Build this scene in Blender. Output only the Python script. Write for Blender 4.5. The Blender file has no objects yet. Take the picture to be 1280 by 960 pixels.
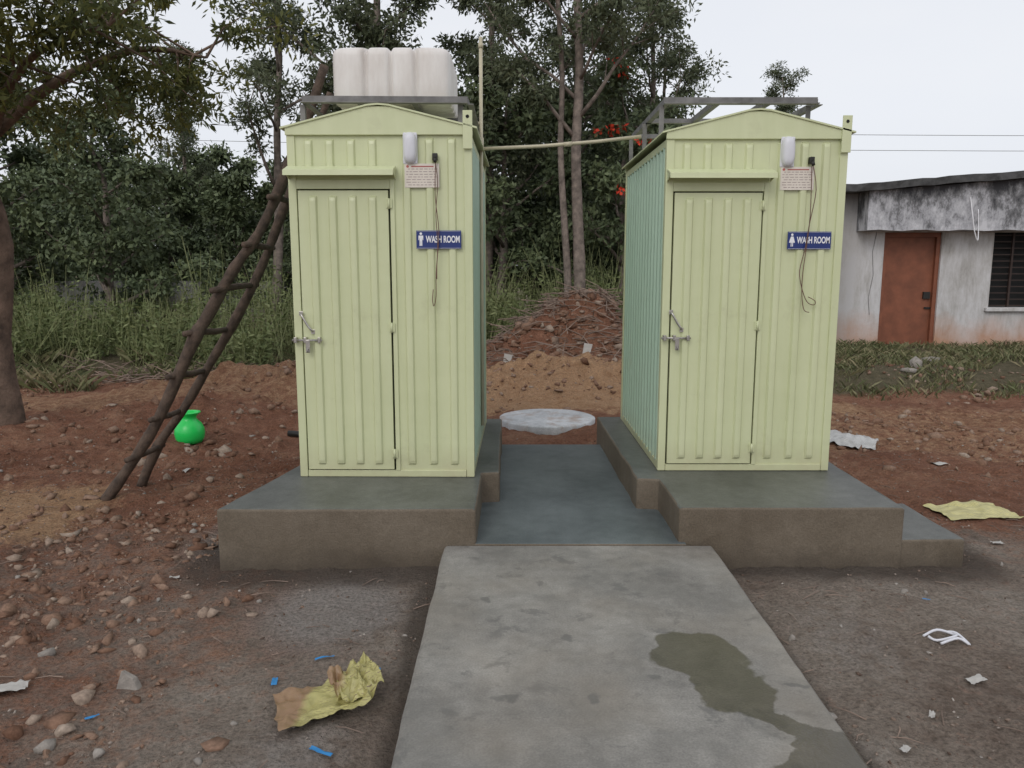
import bpy, math, random
import numpy as np
from mathutils import Vector
rng=np.random.default_rng(7); random.seed(7)
scene=bpy.context.scene
COL=scene.collection

# ------------------------------------------------------------ materials
def newmat(name):
    m=bpy.data.materials.new(name); m.use_nodes=True
    nt=m.node_tree; b=nt.nodes['Principled BSDF']
    return m,nt,b
def N(nt,t,**k):
    n=nt.nodes.new(t)
    for a,v in k.items(): setattr(n,a,v)
    return n
def ramp(nt,fac,stops):
    r=N(nt,'ShaderNodeValToRGB')
    e=r.color_ramp.elements
    while len(e)<len(stops): e.new(0.5)
    for i,(p,c) in enumerate(stops):
        e[i].position=p; e[i].color=(c[0],c[1],c[2],1) if hasattr(c,'__len__') else (c,c,c,1)
    nt.links.new(fac,r.inputs[0]); return r.outputs[0]
def noise(nt,scale,detail=6,rough=.6,vec=None,dist=0):
    n=N(nt,'ShaderNodeTexNoise'); n.inputs['Scale'].default_value=scale
    n.inputs['Detail'].default_value=detail; n.inputs['Roughness'].default_value=rough
    n.inputs['Distortion'].default_value=dist
    if vec is None:
        tc=N(nt,'ShaderNodeTexCoord'); vec=tc.outputs['Object']
    nt.links.new(vec,n.inputs['Vector']); return n.outputs['Fac']
def mix(nt,fac,a,b,mode='MIX'):
    m=N(nt,'ShaderNodeMix',data_type='RGBA',blend_type=mode)
    for s,v in ((m.inputs[0],fac),(m.inputs[6],a),(m.inputs[7],b)):
        if isinstance(v,(int,float)): s.default_value=v
        elif isinstance(v,tuple): s.default_value=(*v[:3],1)
        else: nt.links.new(v,s)
    return m.outputs[2]
def math_(nt,op,a,b=None,clamp=False):
    m=N(nt,'ShaderNodeMath',operation=op,use_clamp=clamp)
    for i,v in enumerate((a,b)):
        if v is None: continue
        if isinstance(v,(int,float)): m.inputs[i].default_value=v
        else: nt.links.new(v,m.inputs[i])
    return m.outputs[0]
def bump(nt,b,h,strength=.3,dist=.01):
    n=N(nt,'ShaderNodeBump'); n.inputs['Strength'].default_value=strength; n.inputs['Distance'].default_value=dist
    nt.links.new(h,n.inputs['Height']); nt.links.new(n.outputs[0],b.inputs['Normal'])
def simple(name,c,rough=.6,metal=0,var=.15,scale=8,bmp=0,c2=None):
    m,nt,b=newmat(name)
    f=noise(nt,scale,4)
    lo=tuple(x*(1-var) for x in c); hi=tuple(min(1,x*(1+var)) for x in (c2 or c))
    nt.links.new(ramp(nt,f,[(.3,lo),(.7,hi)]),b.inputs['Base Color'])
    b.inputs['Roughness'].default_value=rough; b.inputs['Metallic'].default_value=metal
    if bmp: bump(nt,b,noise(nt,scale*6,4),bmp,.01)
    return m

def paint(name,lo,hi,dirt):
    m,nt,b=newmat(name)
    tc=N(nt,'ShaderNodeTexCoord'); mp=N(nt,'ShaderNodeMapping'); mp.inputs['Scale'].default_value=(6,6,.7)
    nt.links.new(tc.outputs['Object'],mp.inputs[0])
    f=noise(nt,1.5,5,.6,mp.outputs[0]); f2=noise(nt,40,3)
    c=ramp(nt,f,[(.25,lo),(.75,hi)])
    sep=N(nt,'ShaderNodeSeparateXYZ'); nt.links.new(tc.outputs['Object'],sep.inputs[0])
    dz=math_(nt,'ADD',math_(nt,'MULTIPLY',sep.outputs[2],-3.0),.65,True)
    dm=math_(nt,'MULTIPLY',dz,noise(nt,9,4),True)
    c=mix(nt,dm,c,dirt)
    sm=ramp(nt,noise(nt,2.6,7,.7),[(.58,0),(.74,.28)])
    c=mix(nt,sm,c,(.30,.28,.17))
    nt.links.new(c,b.inputs['Base Color'])
    nt.links.new(ramp(nt,f2,[(.3,.28),(.7,.44)]),b.inputs['Roughness'])
    bump(nt,b,noise(nt,3.5,3),.35,.02)
    return m
M_paint=paint('green_cream_paint',(.550,.585,.350),(.625,.655,.415),(.36,.29,.17))
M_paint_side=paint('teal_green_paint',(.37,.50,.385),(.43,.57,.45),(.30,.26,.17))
M_dark=simple('dark_interior',(.01,.01,.01),.9)
M_steel=simple('steel',(.45,.43,.40),.35,.9,.15,30)
M_greysteel=simple('grey_angle_iron',(.17,.165,.16),.6,.3,.35,10)
M_black=simple('black_plastic',(.015,.014,.012),.5)
M_white=simple('white_plastic',(.66,.66,.70),.4,0,.04)
M_tank,nt,b=newmat('tank_plastic')
tc=N(nt,'ShaderNodeTexCoord'); mp=N(nt,'ShaderNodeMapping'); mp.inputs['Scale'].default_value=(1,1,.3); nt.links.new(tc.outputs['Object'],mp.inputs[0])
f=noise(nt,9,6,.65,mp.outputs[0])
nt.links.new(ramp(nt,f,[(.3,(.62,.57,.53)),(.7,(.78,.75,.72))]),b.inputs['Base Color']); b.inputs['Roughness'].default_value=.42
M_blue=simple('sign_blue',(.012,.03,.16),.35,0,.05)
M_signw=simple('sign_white',(.8,.8,.82),.5,0,.02)
M_paper=simple('notice_paper',(.72,.66,.58),.7,0,.06,20)
M_ink=simple('notice_ink',(.34,.25,.24),.7)
M_red=simple('notice_red',(.42,.12,.10),.7)
M_wire=simple('brown_wire',(.14,.07,.05),.5)
M_pvc=simple('cream_pvc',(.50,.45,.32),.45,0,.1)
M_wood=simple('weathered_wood',(.085,.058,.042),.85,0,.5,18,.6)
M_bark=simple('bark',(.19,.155,.13),.9,0,.5,9,.7)
M_bark2=simple('bark_brown',(.14,.095,.07),.9,0,.55,7,1.0)
M_pot=simple('green_plastic',(.02,.62,.11),.3,0,.06)
def rndmat(name,stops):
    m,nt,b=newmat(name)
    a=N(nt,'ShaderNodeAttribute',attribute_name='rnd')
    c=ramp(nt,a.outputs['Fac'],stops)
    c=mix(nt,1.0,c,ramp(nt,noise(nt,60,3),[(.3,.7),(.7,1.2)]),'MULTIPLY')
    nt.links.new(c,b.inputs['Base Color']); b.inputs['Roughness'].default_value=.95; b.inputs['Specular IOR Level'].default_value=.2
    return m
M_stone=rndmat('stone',[(0,(.13,.09,.07)),(.5,(.21,.155,.12)),(.85,(.28,.225,.185)),(1,(.42,.38,.34))])
M_stonew=simple('pale_stone',(.29,.26,.23),.9,0,.3,20,.5)
M_clod=rndmat('soil_clod',[(0,(.15,.08,.052)),(.4,(.22,.13,.088)),(.75,(.27,.18,.13)),(1,(.34,.27,.215))])
M_twig=simple('dry_twigs',(.22,.16,.125),.9,0,.45,5)

def leafmat(name,stops,tr=.25):
    m,nt,b=newmat(name)
    a=N(nt,'ShaderNodeAttribute',attribute_name='rnd')
    tc=N(nt,'ShaderNodeTexCoord')
    cl=noise(nt,.9,1,.6,tc.outputs['Object'])
    f=math_(nt,'ADD',math_(nt,'MULTIPLY',a.outputs['Fac'],.55),math_(nt,'MULTIPLY',cl,.55),True)
    c=ramp(nt,f,stops)
    nt.links.new(c,b.inputs['Base Color']); b.inputs['Roughness'].default_value=.55
    b.inputs['Specular IOR Level'].default_value=.3
    if tr:
        t=N(nt,'ShaderNodeBsdfTranslucent'); nt.links.new(c,t.inputs[0])
        ms=N(nt,'ShaderNodeMixShader'); ms.inputs[0].default_value=tr
        out=nt.nodes['Material Output']
        nt.links.new(b.outputs[0],ms.inputs[1]); nt.links.new(t.outputs[0],ms.inputs[2]); nt.links.new(ms.outputs[0],out.inputs[0])
    return m
M_leaf=leafmat('tree_leaves',[(.2,(.055,.068,.038)),(.5,(.095,.115,.062)),(.85,(.17,.19,.11))],.25)
M_leafn=leafmat('canopy_leaves',[(.2,(.05,.062,.025)),(.5,(.10,.115,.04)),(.9,(.27,.25,.06))],.35)
M_leafd=leafmat('dark_leaves',[(.2,(.055,.075,.04)),(.5,(.095,.125,.062)),(.85,(.17,.205,.10))],0)
M_weed=leafmat('weed_leaves',[(.2,(.075,.10,.038)),(.5,(.14,.175,.065)),(.9,(.26,.28,.13))],.12)
M_grass=leafmat('grass_blades',[(.2,(.08,.095,.04)),(.5,(.14,.15,.065)),(.9,(.27,.22,.13))],0)
M_flow=leafmat('red_blossom',[(.2,(.55,.035,.015)),(.9,(.8,.09,.04))],0)

# ------------------------------------------------------------ mesh helpers
def link(o,parent=None):
    COL.objects.link(o)
    if parent: o.parent=parent
    return o
def empty(name,loc=(0,0,0)):
    e=bpy.data.objects.new(name,None); e.empty_display_size=.2; e.location=loc; COL.objects.link(e); return e
def mk(name,V,F,mats,parent=None,smooth=False,loc=(0,0,0),bevel=0,seg=2):
    me=bpy.data.meshes.new(name); me.from_pydata([tuple(v) for v in V],[],[tuple(f) for f in F]); me.update()
    for m in (mats if isinstance(mats,(list,tuple)) else [mats]): me.materials.append(m)
    if smooth: me.polygons.foreach_set('use_smooth',[True]*len(me.polygons))
    o=bpy.data.objects.new(name,me); o.location=loc; link(o,parent)
    if bevel:
        md=o.modifiers.new('b','BEVEL'); md.width=bevel; md.segments=seg; md.limit_method='ANGLE'
    return o
def quadmesh(name,V,Q,mat,rnd=None,smooth=False):
    me=bpy.data.meshes.new(name); k=Q.shape[1]
    me.vertices.add(len(V)); me.vertices.foreach_set('co',np.asarray(V,dtype=np.float32).ravel())
    me.loops.add(Q.size); me.loops.foreach_set('vertex_index',Q.astype(np.int32).ravel())
    me.polygons.add(len(Q)); me.polygons.foreach_set('loop_start',(np.arange(len(Q))*k).astype(np.int32))
    if smooth: me.polygons.foreach_set('use_smooth',np.ones(len(Q),dtype=bool))
    me.update(calc_edges=True); me.validate()
    me.materials.append(mat)
    if rnd is not None:
        a=me.attributes.new('rnd','FLOAT','FACE'); a.data.foreach_set('value',rnd.astype(np.float32))
    return me
def box(name,x0,x1,y0,y1,z0,z1,mat,parent=None,bevel=0):
    V=[(x0,y0,z0),(x1,y0,z0),(x1,y1,z0),(x0,y1,z0),(x0,y0,z1),(x1,y0,z1),(x1,y1,z1),(x0,y1,z1)]
    F=[(0,3,2,1),(4,5,6,7),(0,1,5,4),(1,2,6,5),(2,3,7,6),(3,0,4,7)]
    return mk(name,V,F,mat,parent,bevel=bevel)
def tube_g(P,R,s=8,cap=True):
    P=[Vector(p) for p in P]; n=len(P)
    if not hasattr(R,'__len__'): R=[R]*n
    V=[];F=[]
    up=None
    for i,p in enumerate(P):
        d=(P[min(i+1,n-1)]-P[max(i-1,0)]).normalized()
        if up is None: up=Vector((0,0,1)) if abs(d.z)<.9 else Vector((1,0,0))
        a=d.cross(up).normalized(); bb=a.cross(d).normalized(); up=bb
        for k in range(s):
            t=2*math.pi*k/s
            V.append(p+(a*math.cos(t)+bb*math.sin(t))*R[i])
    for i in range(n-1):
        for k in range(s):
            k2=(k+1)%s
            F.append((i*s+k,i*s+k2,(i+1)*s+k2,(i+1)*s+k))
    if cap: F.append(tuple(range(s-1,-1,-1))); F.append(tuple((n-1)*s+k for k in range(s)))
    return V,F
def tube(name,P,R,mat,parent=None,s=8):
    V,F=tube_g(P,R,s); return mk(name,V,F,mat,parent,smooth=True)
def smoothpts(P,R=None,k=4):
    P=[Vector(p) for p in P]; out=[];ro=[]
    for i in range(len(P)-1):
        p0=P[max(i-1,0)];p1=P[i];p2=P[i+1];p3=P[min(i+2,len(P)-1)]
        for j in range(k):
            t=j/k
            out.append(.5*((2*p1)+(p2-p0)*t+(2*p0-5*p1+4*p2-p3)*t*t+(3*p1-p0-3*p2+p3)*t**3))
            if R is not None: ro.append(R[i]*(1-t)+R[i+1]*t)
    out.append(P[-1]); 
    if R is not None: ro.append(R[-1]); return out,ro
    return out
def join_mesh(parts):
    V=[];F=[];o=0
    for v,f in parts:
        V+=list(v); F+=[tuple(i+o for i in q) for q in f]; o+=len(v)
    return V,F

def hsh(i,j,s):
    h=np.sin(i*127.1+j*311.7+s*74.7)*43758.5453
    return h-np.floor(h)
def vn(x,y,s=0):
    i=np.floor(x);j=np.floor(y);u=x-i;v=y-j;u=u*u*(3-2*u);v=v*v*(3-2*v)
    return (hsh(i,j,s)*(1-u)+hsh(i+1,j,s)*u)*(1-v)+(hsh(i,j+1,s)*(1-u)+hsh(i+1,j+1,s)*u)*v
def fbm(x,y,s=0,o=4):
    r=0;a=.5
    for k in range(o):
        r=r+a*(vn(x*2**k,y*2**k,s+k*3)-.5); a*=.5
    return r
def f1(x,s,o=3): return float(fbm(np.float64(x),np.float64(s*1.37),s,o))
def ss(a,b,x):
    t=np.clip((x-a)/(b-a),0,1); return t*t*(3-2*t)
def prism(name,poly,z0,z1,mats,parent=None,bevel=0,wob=0,seed=1):
    if wob:
        out=[]
        for i,(a,b2) in enumerate(zip(poly,poly[1:]+poly[:1])):
            L=math.hypot(b2[0]-a[0],b2[1]-a[1]); n=max(1,int(L/.07))
            nxv=(-(b2[1]-a[1])/L,(b2[0]-a[0])/L)
            for k in range(n):
                t=k/n; o=wob*f1(L*t*6+i*17,seed)*(1 if 0<k else .3)*2
                out.append((a[0]+(b2[0]-a[0])*t+nxv[0]*o,a[1]+(b2[1]-a[1])*t+nxv[1]*o))
        poly=out
    n=len(poly)
    V=[(x,y,z0) for x,y in poly]+[(x,y,z1+(wob*.8*f1(x*4+y*5,seed+3) if wob else 0)) for x,y in poly]
    F=[tuple(range(n-1,-1,-1)),tuple(range(n,2*n))]+[(i,(i+1)%n,n+(i+1)%n,n+i) for i in range(n)]
    o=mk(name,V,F,mats,parent)
    if bevel:
        md=o.modifiers.new('b','BEVEL'); md.width=bevel; md.segments=3; md.limit_method='ANGLE'; md.angle_limit=math.radians(50)
    if isinstance(mats,(list,tuple)) and len(mats)>1:
        for p in o.data.polygons: p.material_index=0 if p.normal.z>.5 else 1
    return o
def gh(x,y):
    x=np.asarray(x,float);y=np.asarray(y,float)
    z=.10*fbm(x*.5,y*.5,1,3)
    near=ss(14,9,y)
    rough=.40+.60*np.maximum(ss(-1.4,-2.3,x)*ss(5.2,4.2,y),ss(4.6,5.4,y))+.45*ss(-1.6,-2.4,x)*ss(5.4,6.2,y)
    z=z+near*rough*(.12*fbm(x*2.6,y*2.6,5,4)+.10*np.abs(fbm(x*7,y*7,9,3)))
    z=z+near*.03*np.maximum(fbm(x*13,y*13,19,2),0)
    z=z+.42*np.exp(-((x-.75)/1.7)**2-((y-10.2)/.75)**2)*(1+1.5*fbm(x*3,y*3,12,4))
    z=z+1.28*np.exp(-(np.abs((x-.95)/1.15))**2.0-((y-12.2)/.85)**2)*(1+1.5*fbm(x*1.9,y*1.9,22,4))
    z=z+near*.35*np.exp(-((x-.95)/1.5)**2-((y-12.0)/1.0)**2)*fbm(x*6,y*6,29,3)
    z=z+.16*np.exp(-((x-.9)/.8)**2-((y-7.2)/.35)**2)*(fbm(x*3,y*3,31,3)+.3)
    z=z+.34*np.exp(-((x+3.0)/1.5)**2-((y-9.6)/.8)**2)*(1+1.5*fbm(x*3,y*3,17,4))
    z=z+.18*np.exp(-((x+3.6)/.9)**2-((y-8.2)/.5)**2)*(1+1.5*fbm(x*3,y*3,18,4))
    z=z+ss(3.2,4.6,x)*ss(9.0,10.6,y)*.26*(1+.5*fbm(x*1.5,y*1.5,41,3))
    z=z+ss(-2,-3.5,x)*ss(11,13,y)*.15
    st=((x>-1.75)&(x<2.65)&(y>3.85)&(y<6.7))|((x>-.45)&(x<1.2)&(y<4.0))
    z=np.where(st,np.clip(z,-.05,.03),z)
    return z

# ------------------------------------------------------------ ground
def axis(lo,fine_lo,fine_hi,hi,step):
    a=list(np.arange(fine_lo,fine_hi,step)); s=step;x=a[-1]
    while x<hi: s*=1.16; x+=s; a.append(x)
    s=step;x=a[0];pre=[]
    while x>lo: s*=1.25; x-=s; pre.append(x)
    return np.array(pre[::-1]+a)
ax=axis(-280,-5.2,5.4,280,.032)
ay=np.concatenate([axis(-60,1.6,8.6,8.7,.028),np.arange(9.1,15,.06)]); 
t=[];x=ay[-1];s=.1
while x<420: s*=1.16;x+=s;t.append(x)
ay=np.concatenate([ay,t]); ay=np.unique(ay)
X,Y=np.meshgrid(ax,ay); Z=gh(X,Y)
V=np.stack([X.ravel(),Y.ravel(),Z.ravel()],1)
nx=len(ax);ny=len(ay)
I=(np.arange(ny-1)[:,None]*nx+np.arange(nx-1)[None,:]).ravel()
Q=np.stack([I,I+1,I+nx+1,I+nx],1)
M_ground,nt,b=newmat('soil')
zc=N(nt,'ShaderNodeAttribute',attribute_name='zone')
sp=N(nt,'ShaderNodeSeparateColor'); nt.links.new(zc.outputs['Color'],sp.inputs[0])
n1=noise(nt,1.3,6,.65); n2=noise(nt,11,7,.7); n3=noise(nt,60,5,.7)
gg=math_(nt,'ADD',math_(nt,'MULTIPLY',n1,.55),math_(nt,'MULTIPLY',n2,.45))
grey=ramp(nt,gg,[(.36,(.175,.13,.102)),(.46,(.25,.20,.162)),(.54,(.31,.26,.215)),(.64,(.38,.335,.29))])
red=ramp(nt,gg,[(.36,(.17,.075,.045)),(.5,(.26,.125,.078)),(.64,(.36,.205,.13))])
orange=ramp(nt,n2,[(.3,(.33,.185,.10)),(.7,(.50,.32,.19))])
green=ramp(nt,n2,[(.3,(.095,.085,.05)),(.7,(.17,.14,.085))])
def edge(ch,w=.9):
    s=math_(nt,'ADD',ch,math_(nt,'MULTIPLY',math_(nt,'SUBTRACT',n2,.5),w))
    return ramp(nt,s,[(.25,0),(.75,1)])
c=mix(nt,edge(sp.outputs[0],1.8),grey,red)
c=mix(nt,edge(sp.outputs[1],1.4),c,orange)
c=mix(nt,edge(sp.outputs[2]),c,green)
da=N(nt,'ShaderNodeAttribute',attribute_name='damp')
dsp=N(nt,'ShaderNodeAttribute',attribute_name='dust')
c=mix(nt,math_(nt,'MULTIPLY',edge(dsp.outputs['Fac'],1.2),.8),c,(.33,.30,.275))
spk=ramp(nt,n3,[(.3,.52),(.5,1.0),(.70,1.38)])
c=mix(nt,1.0,c,spk,'MULTIPLY')
vor=N(nt,'ShaderNodeTexVoronoi'); vor.inputs['Scale'].default_value=55; tcc=N(nt,'ShaderNodeTexCoord'); nt.links.new(tcc.outputs['Object'],vor.inputs['Vector'])
peb=ramp(nt,vor.outputs['Distance'],[(.12,1.0),(.3,0)])
pm=math_(nt,'MULTIPLY',peb,ramp(nt,n2,[(.47,0),(.60,.7)]))
c=mix(nt,pm,c,(.37,.31,.26))
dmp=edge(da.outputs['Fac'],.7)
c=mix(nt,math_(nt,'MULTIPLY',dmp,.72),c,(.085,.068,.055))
nt.links.new(c,b.inputs['Base Color']); b.inputs['Roughness'].default_value=.95
b.inputs['Specular IOR Level'].default_value=.2
hh=math_(nt,'ADD',n2,math_(nt,'ADD',math_(nt,'MULTIPLY',n3,.7),math_(nt,'MULTIPLY',pm,.4)))
bump(nt,b,hh,1.0,.05)
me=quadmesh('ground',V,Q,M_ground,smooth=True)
xx=X.ravel();yy=Y.ravel()
wob=fbm(xx*.9,yy*.9,55,4)*1.6
R=np.clip(ss(4.3,5.2,yy+wob)+.26*ss(-1.2,-2.2,xx+wob)*ss(1.8,3.0,yy)+.2*ss(-.6,-1.5,xx+wob)+.4*ss(2.2,3.2,xx+wob)+.15,0,1)
G=np.clip(ss(-2.6,-3.2,xx+wob*.6)*ss(4.1,4.6,yy+wob*.3)*ss(5.9,5.2,yy+wob*.3)
   +ss(-2.0,-.8,xx+wob)*ss(4.2,3.0,xx+wob)*ss(8.1,9.0,yy+wob*.5)*ss(11.3,10.8,yy+wob*.3)
   +ss(-1.4,-2.0,xx)*ss(7.9,8.8,yy+wob*.6)*ss(11,9.5,yy+wob)*.5
   +.45*ss(2.2,3.0,xx)*ss(6.0,7.2,yy+wob)*ss(9.3,8.4,yy+wob),0,1)
pile=np.exp(-((xx-.95)/1.6)**4-((yy-12.2)/1.3)**4)
B=np.clip(ss(12.8,13.8,yy+wob*.4)+ss(3.2,4.2,xx+wob*.4)*ss(9.2,9.8,yy+wob*.3)+ss(-2.2,-3.2,xx)*ss(10.9,12,yy+wob),0,1)*(1-pile)
att=me.color_attributes.new('zone','FLOAT_COLOR','POINT')
att.data.foreach_set('color',np.stack([R,G,B,np.ones_like(R)],1).astype(np.float32).ravel())
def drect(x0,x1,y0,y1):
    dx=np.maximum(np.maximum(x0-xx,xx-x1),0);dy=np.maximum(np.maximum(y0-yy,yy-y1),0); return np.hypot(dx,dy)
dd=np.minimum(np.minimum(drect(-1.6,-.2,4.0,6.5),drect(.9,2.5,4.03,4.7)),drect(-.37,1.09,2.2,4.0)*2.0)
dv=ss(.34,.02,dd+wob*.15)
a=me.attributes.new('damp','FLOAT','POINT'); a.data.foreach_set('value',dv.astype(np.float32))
du=np.exp(-((xx+.85)/.38)**2-((yy-3.5)/.38)**2)*1.1+.8*np.exp(-((xx+1.7)/.3)**2-((yy-4.5)/.5)**2)+.6*np.exp(-((xx+.75)/.25)**2-((yy-2.3)/.4)**2)+.45*np.exp(-((xx-1.5)/.3)**2-((yy-3.2)/.5)**2)
a=me.attributes.new('dust','FLOAT','POINT'); a.data.foreach_set('value',du.astype(np.float32))
link(bpy.data.objects.new('ground',me))

# ------------------------------------------------------------ concrete
def conc(name,lo,hi,rough=.7,bstr=.25):
    m,nt,b=newmat(name)
    n1=noise(nt,1.8,7,.6); n2=noise(nt,14,5,.65); n3=noise(nt,120,2)
    f=math_(nt,'ADD',math_(nt,'MULTIPLY',n1,.7),math_(nt,'MULTIPLY',n2,.3))
    c=ramp(nt,f,[(.36,lo),(.64,hi)])
    c=mix(nt,1.0,c,ramp(nt,n3,[(.3,.80),(.7,1.14)]),'MULTIPLY')
    nt.links.new(c,b.inputs['Base Color']); b.inputs['Roughness'].default_value=rough
    bump(nt,b,math_(nt,'ADD',n2,math_(nt,'MULTIPLY',n3,.4)),bstr,.01)
    return m,nt,b,c
M_ptop,_,_,_=conc('plinth_top_cement',(.070,.073,.066),(.15,.155,.142),.45)
M_pface,nt,b,c=conc('plinth_face_cement',(.110,.085,.058),(.175,.142,.105),.8,.6)
tc=N(nt,'ShaderNodeTexCoord'); sx=N(nt,'ShaderNodeSeparateXYZ'); nt.links.new(tc.outputs['Object'],sx.inputs[0])
damp=math_(nt,'ADD',math_(nt,'MULTIPLY',sx.outputs[2],-5.0),math_(nt,'MULTIPLY',noise(nt,5),1.5),True)
c=mix(nt,math_(nt,'MULTIPLY',damp,.7),c,(.050,.038,.028)); nt.links.new(c,b.inputs['Base Color'])
M_floor,_,_,_=conc('fresh_cement_floor',(.080,.096,.099),(.16,.183,.186),.45,.15)
M_path,nt,b,c=conc('path_cement',(.15,.142,.128),(.32,.305,.275),.75,.25)
tc=N(nt,'ShaderNodeTexCoord')
nz=N(nt,'ShaderNodeTexNoise'); nz.inputs['Scale'].default_value=7; nz.inputs['Detail'].default_value=6; nt.links.new(tc.outputs['Object'],nz.inputs['Vector'])
v1=N(nt,'ShaderNodeVectorMath',operation='SUBTRACT'); nt.links.new(nz.outputs['Color'],v1.inputs[0]); v1.inputs[1].default_value=(.5,.5,.5)
v2=N(nt,'ShaderNodeVectorMath',operation='SCALE'); nt.links.new(v1.outputs[0],v2.inputs[0]); v2.inputs['Scale'].default_value=.22
v3=N(nt,'ShaderNodeVectorMath',operation='ADD'); nt.links.new(tc.outputs['Object'],v3.inputs[0]); nt.links.new(v2.outputs[0],v3.inputs[1])
def ell(cx,cy,rx,ry,rot=0):
    mp=N(nt,'ShaderNodeMapping',vector_type='TEXTURE'); mp.inputs['Location'].default_value=(cx,cy,.15)
    mp.inputs['Rotation'].default_value=(0,0,rot); mp.inputs['Scale'].default_value=(rx,ry,1)
    nt.links.new(v3.outputs[0],mp.inputs[0])
    l=N(nt,'ShaderNodeVectorMath',operation='LENGTH'); nt.links.new(mp.outputs[0],l.inputs[0])
    return l.outputs['Value']
mn=None
for e in [(.74,2.80,.19,.20,0),(.79,2.57,.16,.17,0),(.90,2.38,.20,.065,-.75),(1.03,2.24,.13,.10,-.3),(.98,2.12,.2,.08,0)]:
    l=ell(*e); mn=l if mn is None else math_(nt,'MINIMUM',mn,l)
wet=ramp(nt,mn,[(.92,1),(1.05,0)])
mf=None
for e in [(1.02,2.58,.05,.02,0),(.30,2.50,.03,.05,0),(-.02,2.48,.03,.03,0),(.52,2.62,.03,.02,0),(.25,2.95,.04,.02,0),(-.12,3.3,.03,.05,0)]:
    l=ell(*e); mf=l if mf is None else math_(nt,'MINIMUM',mf,l)
marks=ramp(nt,mf,[(.6,.6),(1.5,0)])
bl=ramp(nt,noise(nt,3.0,8,.74,None,.5),[(.48,0),(.62,.5)])
c=mix(nt,bl,c,(.15,.145,.13))
bl2=ramp(nt,noise(nt,6.5,6,.7,None,.3),[(.57,0),(.64,.6)])
c=mix(nt,bl2,c,(.115,.112,.104))
bl3=ramp(nt,noise(nt,1.1,4,.6),[(.45,0),(.65,.45)])
c=mix(nt,bl3,c,(.23,.195,.15))
c=mix(nt,marks,c,(.10,.098,.09))
cw=mix(nt,1.0,c,(.42,.40,.35),'MULTIPLY')
c=mix(nt,wet,c,cw)
nt.links.new(c,b.inputs['Base Color'])
nt.links.new(ramp(nt,wet,[(0,.75),(1,.28)]),b.inputs['Roughness'])

prism('concrete_plinth',[(-1.60,4.0),(-.195,4.0),(-.195,4.74),(-.08,4.76),(-.088,6.5),(-1.38,6.5),(-1.40,4.95)],-.15,.353,[M_ptop,M_pface],None,.014,.010,3)
rp=empty('concrete_plinth')
prism('platform',[(.912,4.03),(2.14,4.03),(2.13,6.6),(.74,6.6),(.774,4.62),(.905,4.60)],-.15,.353,[M_ptop,M_pface],rp,.014,.010,5)
prism('step',[(2.12,4.045),(2.50,4.06),(2.49,4.72),(2.12,4.72)],-.15,.163,[M_ptop,M_pface],rp,.014,.008,7)
prism('concrete_walkway',[(-.25,4.0),(.95,4.0),(.95,6.37),(-.25,6.37)],-.15,.158,[M_floor,M_pface],bevel=.008)
n=180; V=[];F=[]
ys=np.linspace(-1.2,3.992,n)
for i,y in enumerate(ys):
    a=-.368+.016*f1(y*5,1); c_=1.09+.016*f1(y*5,9)
    V+=[(a-.012,y,-.1),(a,y,.140),(a+.012,y,.15),(c_-.012,y,.15),(c_,y,.140),(c_+.012,y,-.1)]
for i in range(n-1):
    for k in range(5): F.append((i*6+k,i*6+k+1,(i+1)*6+k+1,(i+1)*6+k))
F.append(tuple((n-1)*6+k for k in range(6)))
mk('concrete_path',V,[f[::-1] for f in F],[M_path])
M_cov,nt,b,c=conc('cover_cement',(.38,.39,.40),(.66,.67,.68),.8,.3)
c=mix(nt,ramp(nt,noise(nt,5,6,.7),[(.50,0),(.64,.6)]),c,(.32,.20,.13)); nt.links.new(c,b.inputs['Base Color'])
V=[];F=[];s=48
for r,z in ((.50,-.08),(.505,.012),(.49,.022),(.2,.028),(.0001,.03)):
    for k in range(s):
        t=2*math.pi*k/s; rr=r*(1+.012*math.sin(3*t)+.01*math.sin(7*t+1))
        V.append((rr*math.cos(t),rr*math.sin(t),z))
for i in range(4):
    for k in range(s): F.append((i*s+k,i*s+(k+1)%s,(i+1)*s+(k+1)%s,(i+1)*s+k))
mk('soak_pit_cover',V,F,M_cov,smooth=True,loc=(.37,7.97,.055))

# ------------------------------------------------------------ toilet booths
def ribbed(name,x0,x1,z0,z1,ribs,parent,mat,y=0.0,w=.034,sl=.009,dep=.016,m=.035):
    xs=[(x0,0)]
    for r in ribs: xs+=[(r-w/2-sl,0),(r-w/2,1),(r-w*.2,1.12),(r+w*.2,1.12),(r+w/2,1),(r+w/2+sl,0)]
    xs.append((x1,0))
    zs=[(z0,0),(z0+m,0),(z0+m+.012,.75),(z0+m+.03,1),(z1-m-.03,1),(z1-m-.012,.75),(z1-m,0),(z1,0)]
    V=[];F=[]
    for z,g in zs:
        for x,h in xs: V.append((x,y-dep*h*g,z))
    nx=len(xs)
    for j in range(len(zs)-1):
        for i in range(nx-1): F.append((j*nx+i,j*nx+i+1,(j+1)*nx+i+1,(j+1)*nx+i))
    return mk(name,V,F,mat,parent)
def corr(name,axis_,a0,a1,z0,z1,base,out,parent,mat,pitch=.118):
    pts=[]
    n=max(1,round((a1-a0)/pitch)); p=(a1-a0)/n
    for i in range(n):
        for f,h in ((0,0),(.34,0),(.46,1),(.56,1.08),(.66,1.08),(.76,1),(.88,0)): pts.append((a0+(i+f)*p,h))
    pts.append((a1,0)); V=[];F=[]
    for z in (z0,z1):
        for a,h in pts:
            d=base+(out-base)*h
            V.append((d,a,z) if axis_=='y' else (a,d,z))
    k=len(pts)
    for i in range(k-1): F.append((i,i+1,k+i+1,k+i))
    return mk(name,V,F,mat,parent)
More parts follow.
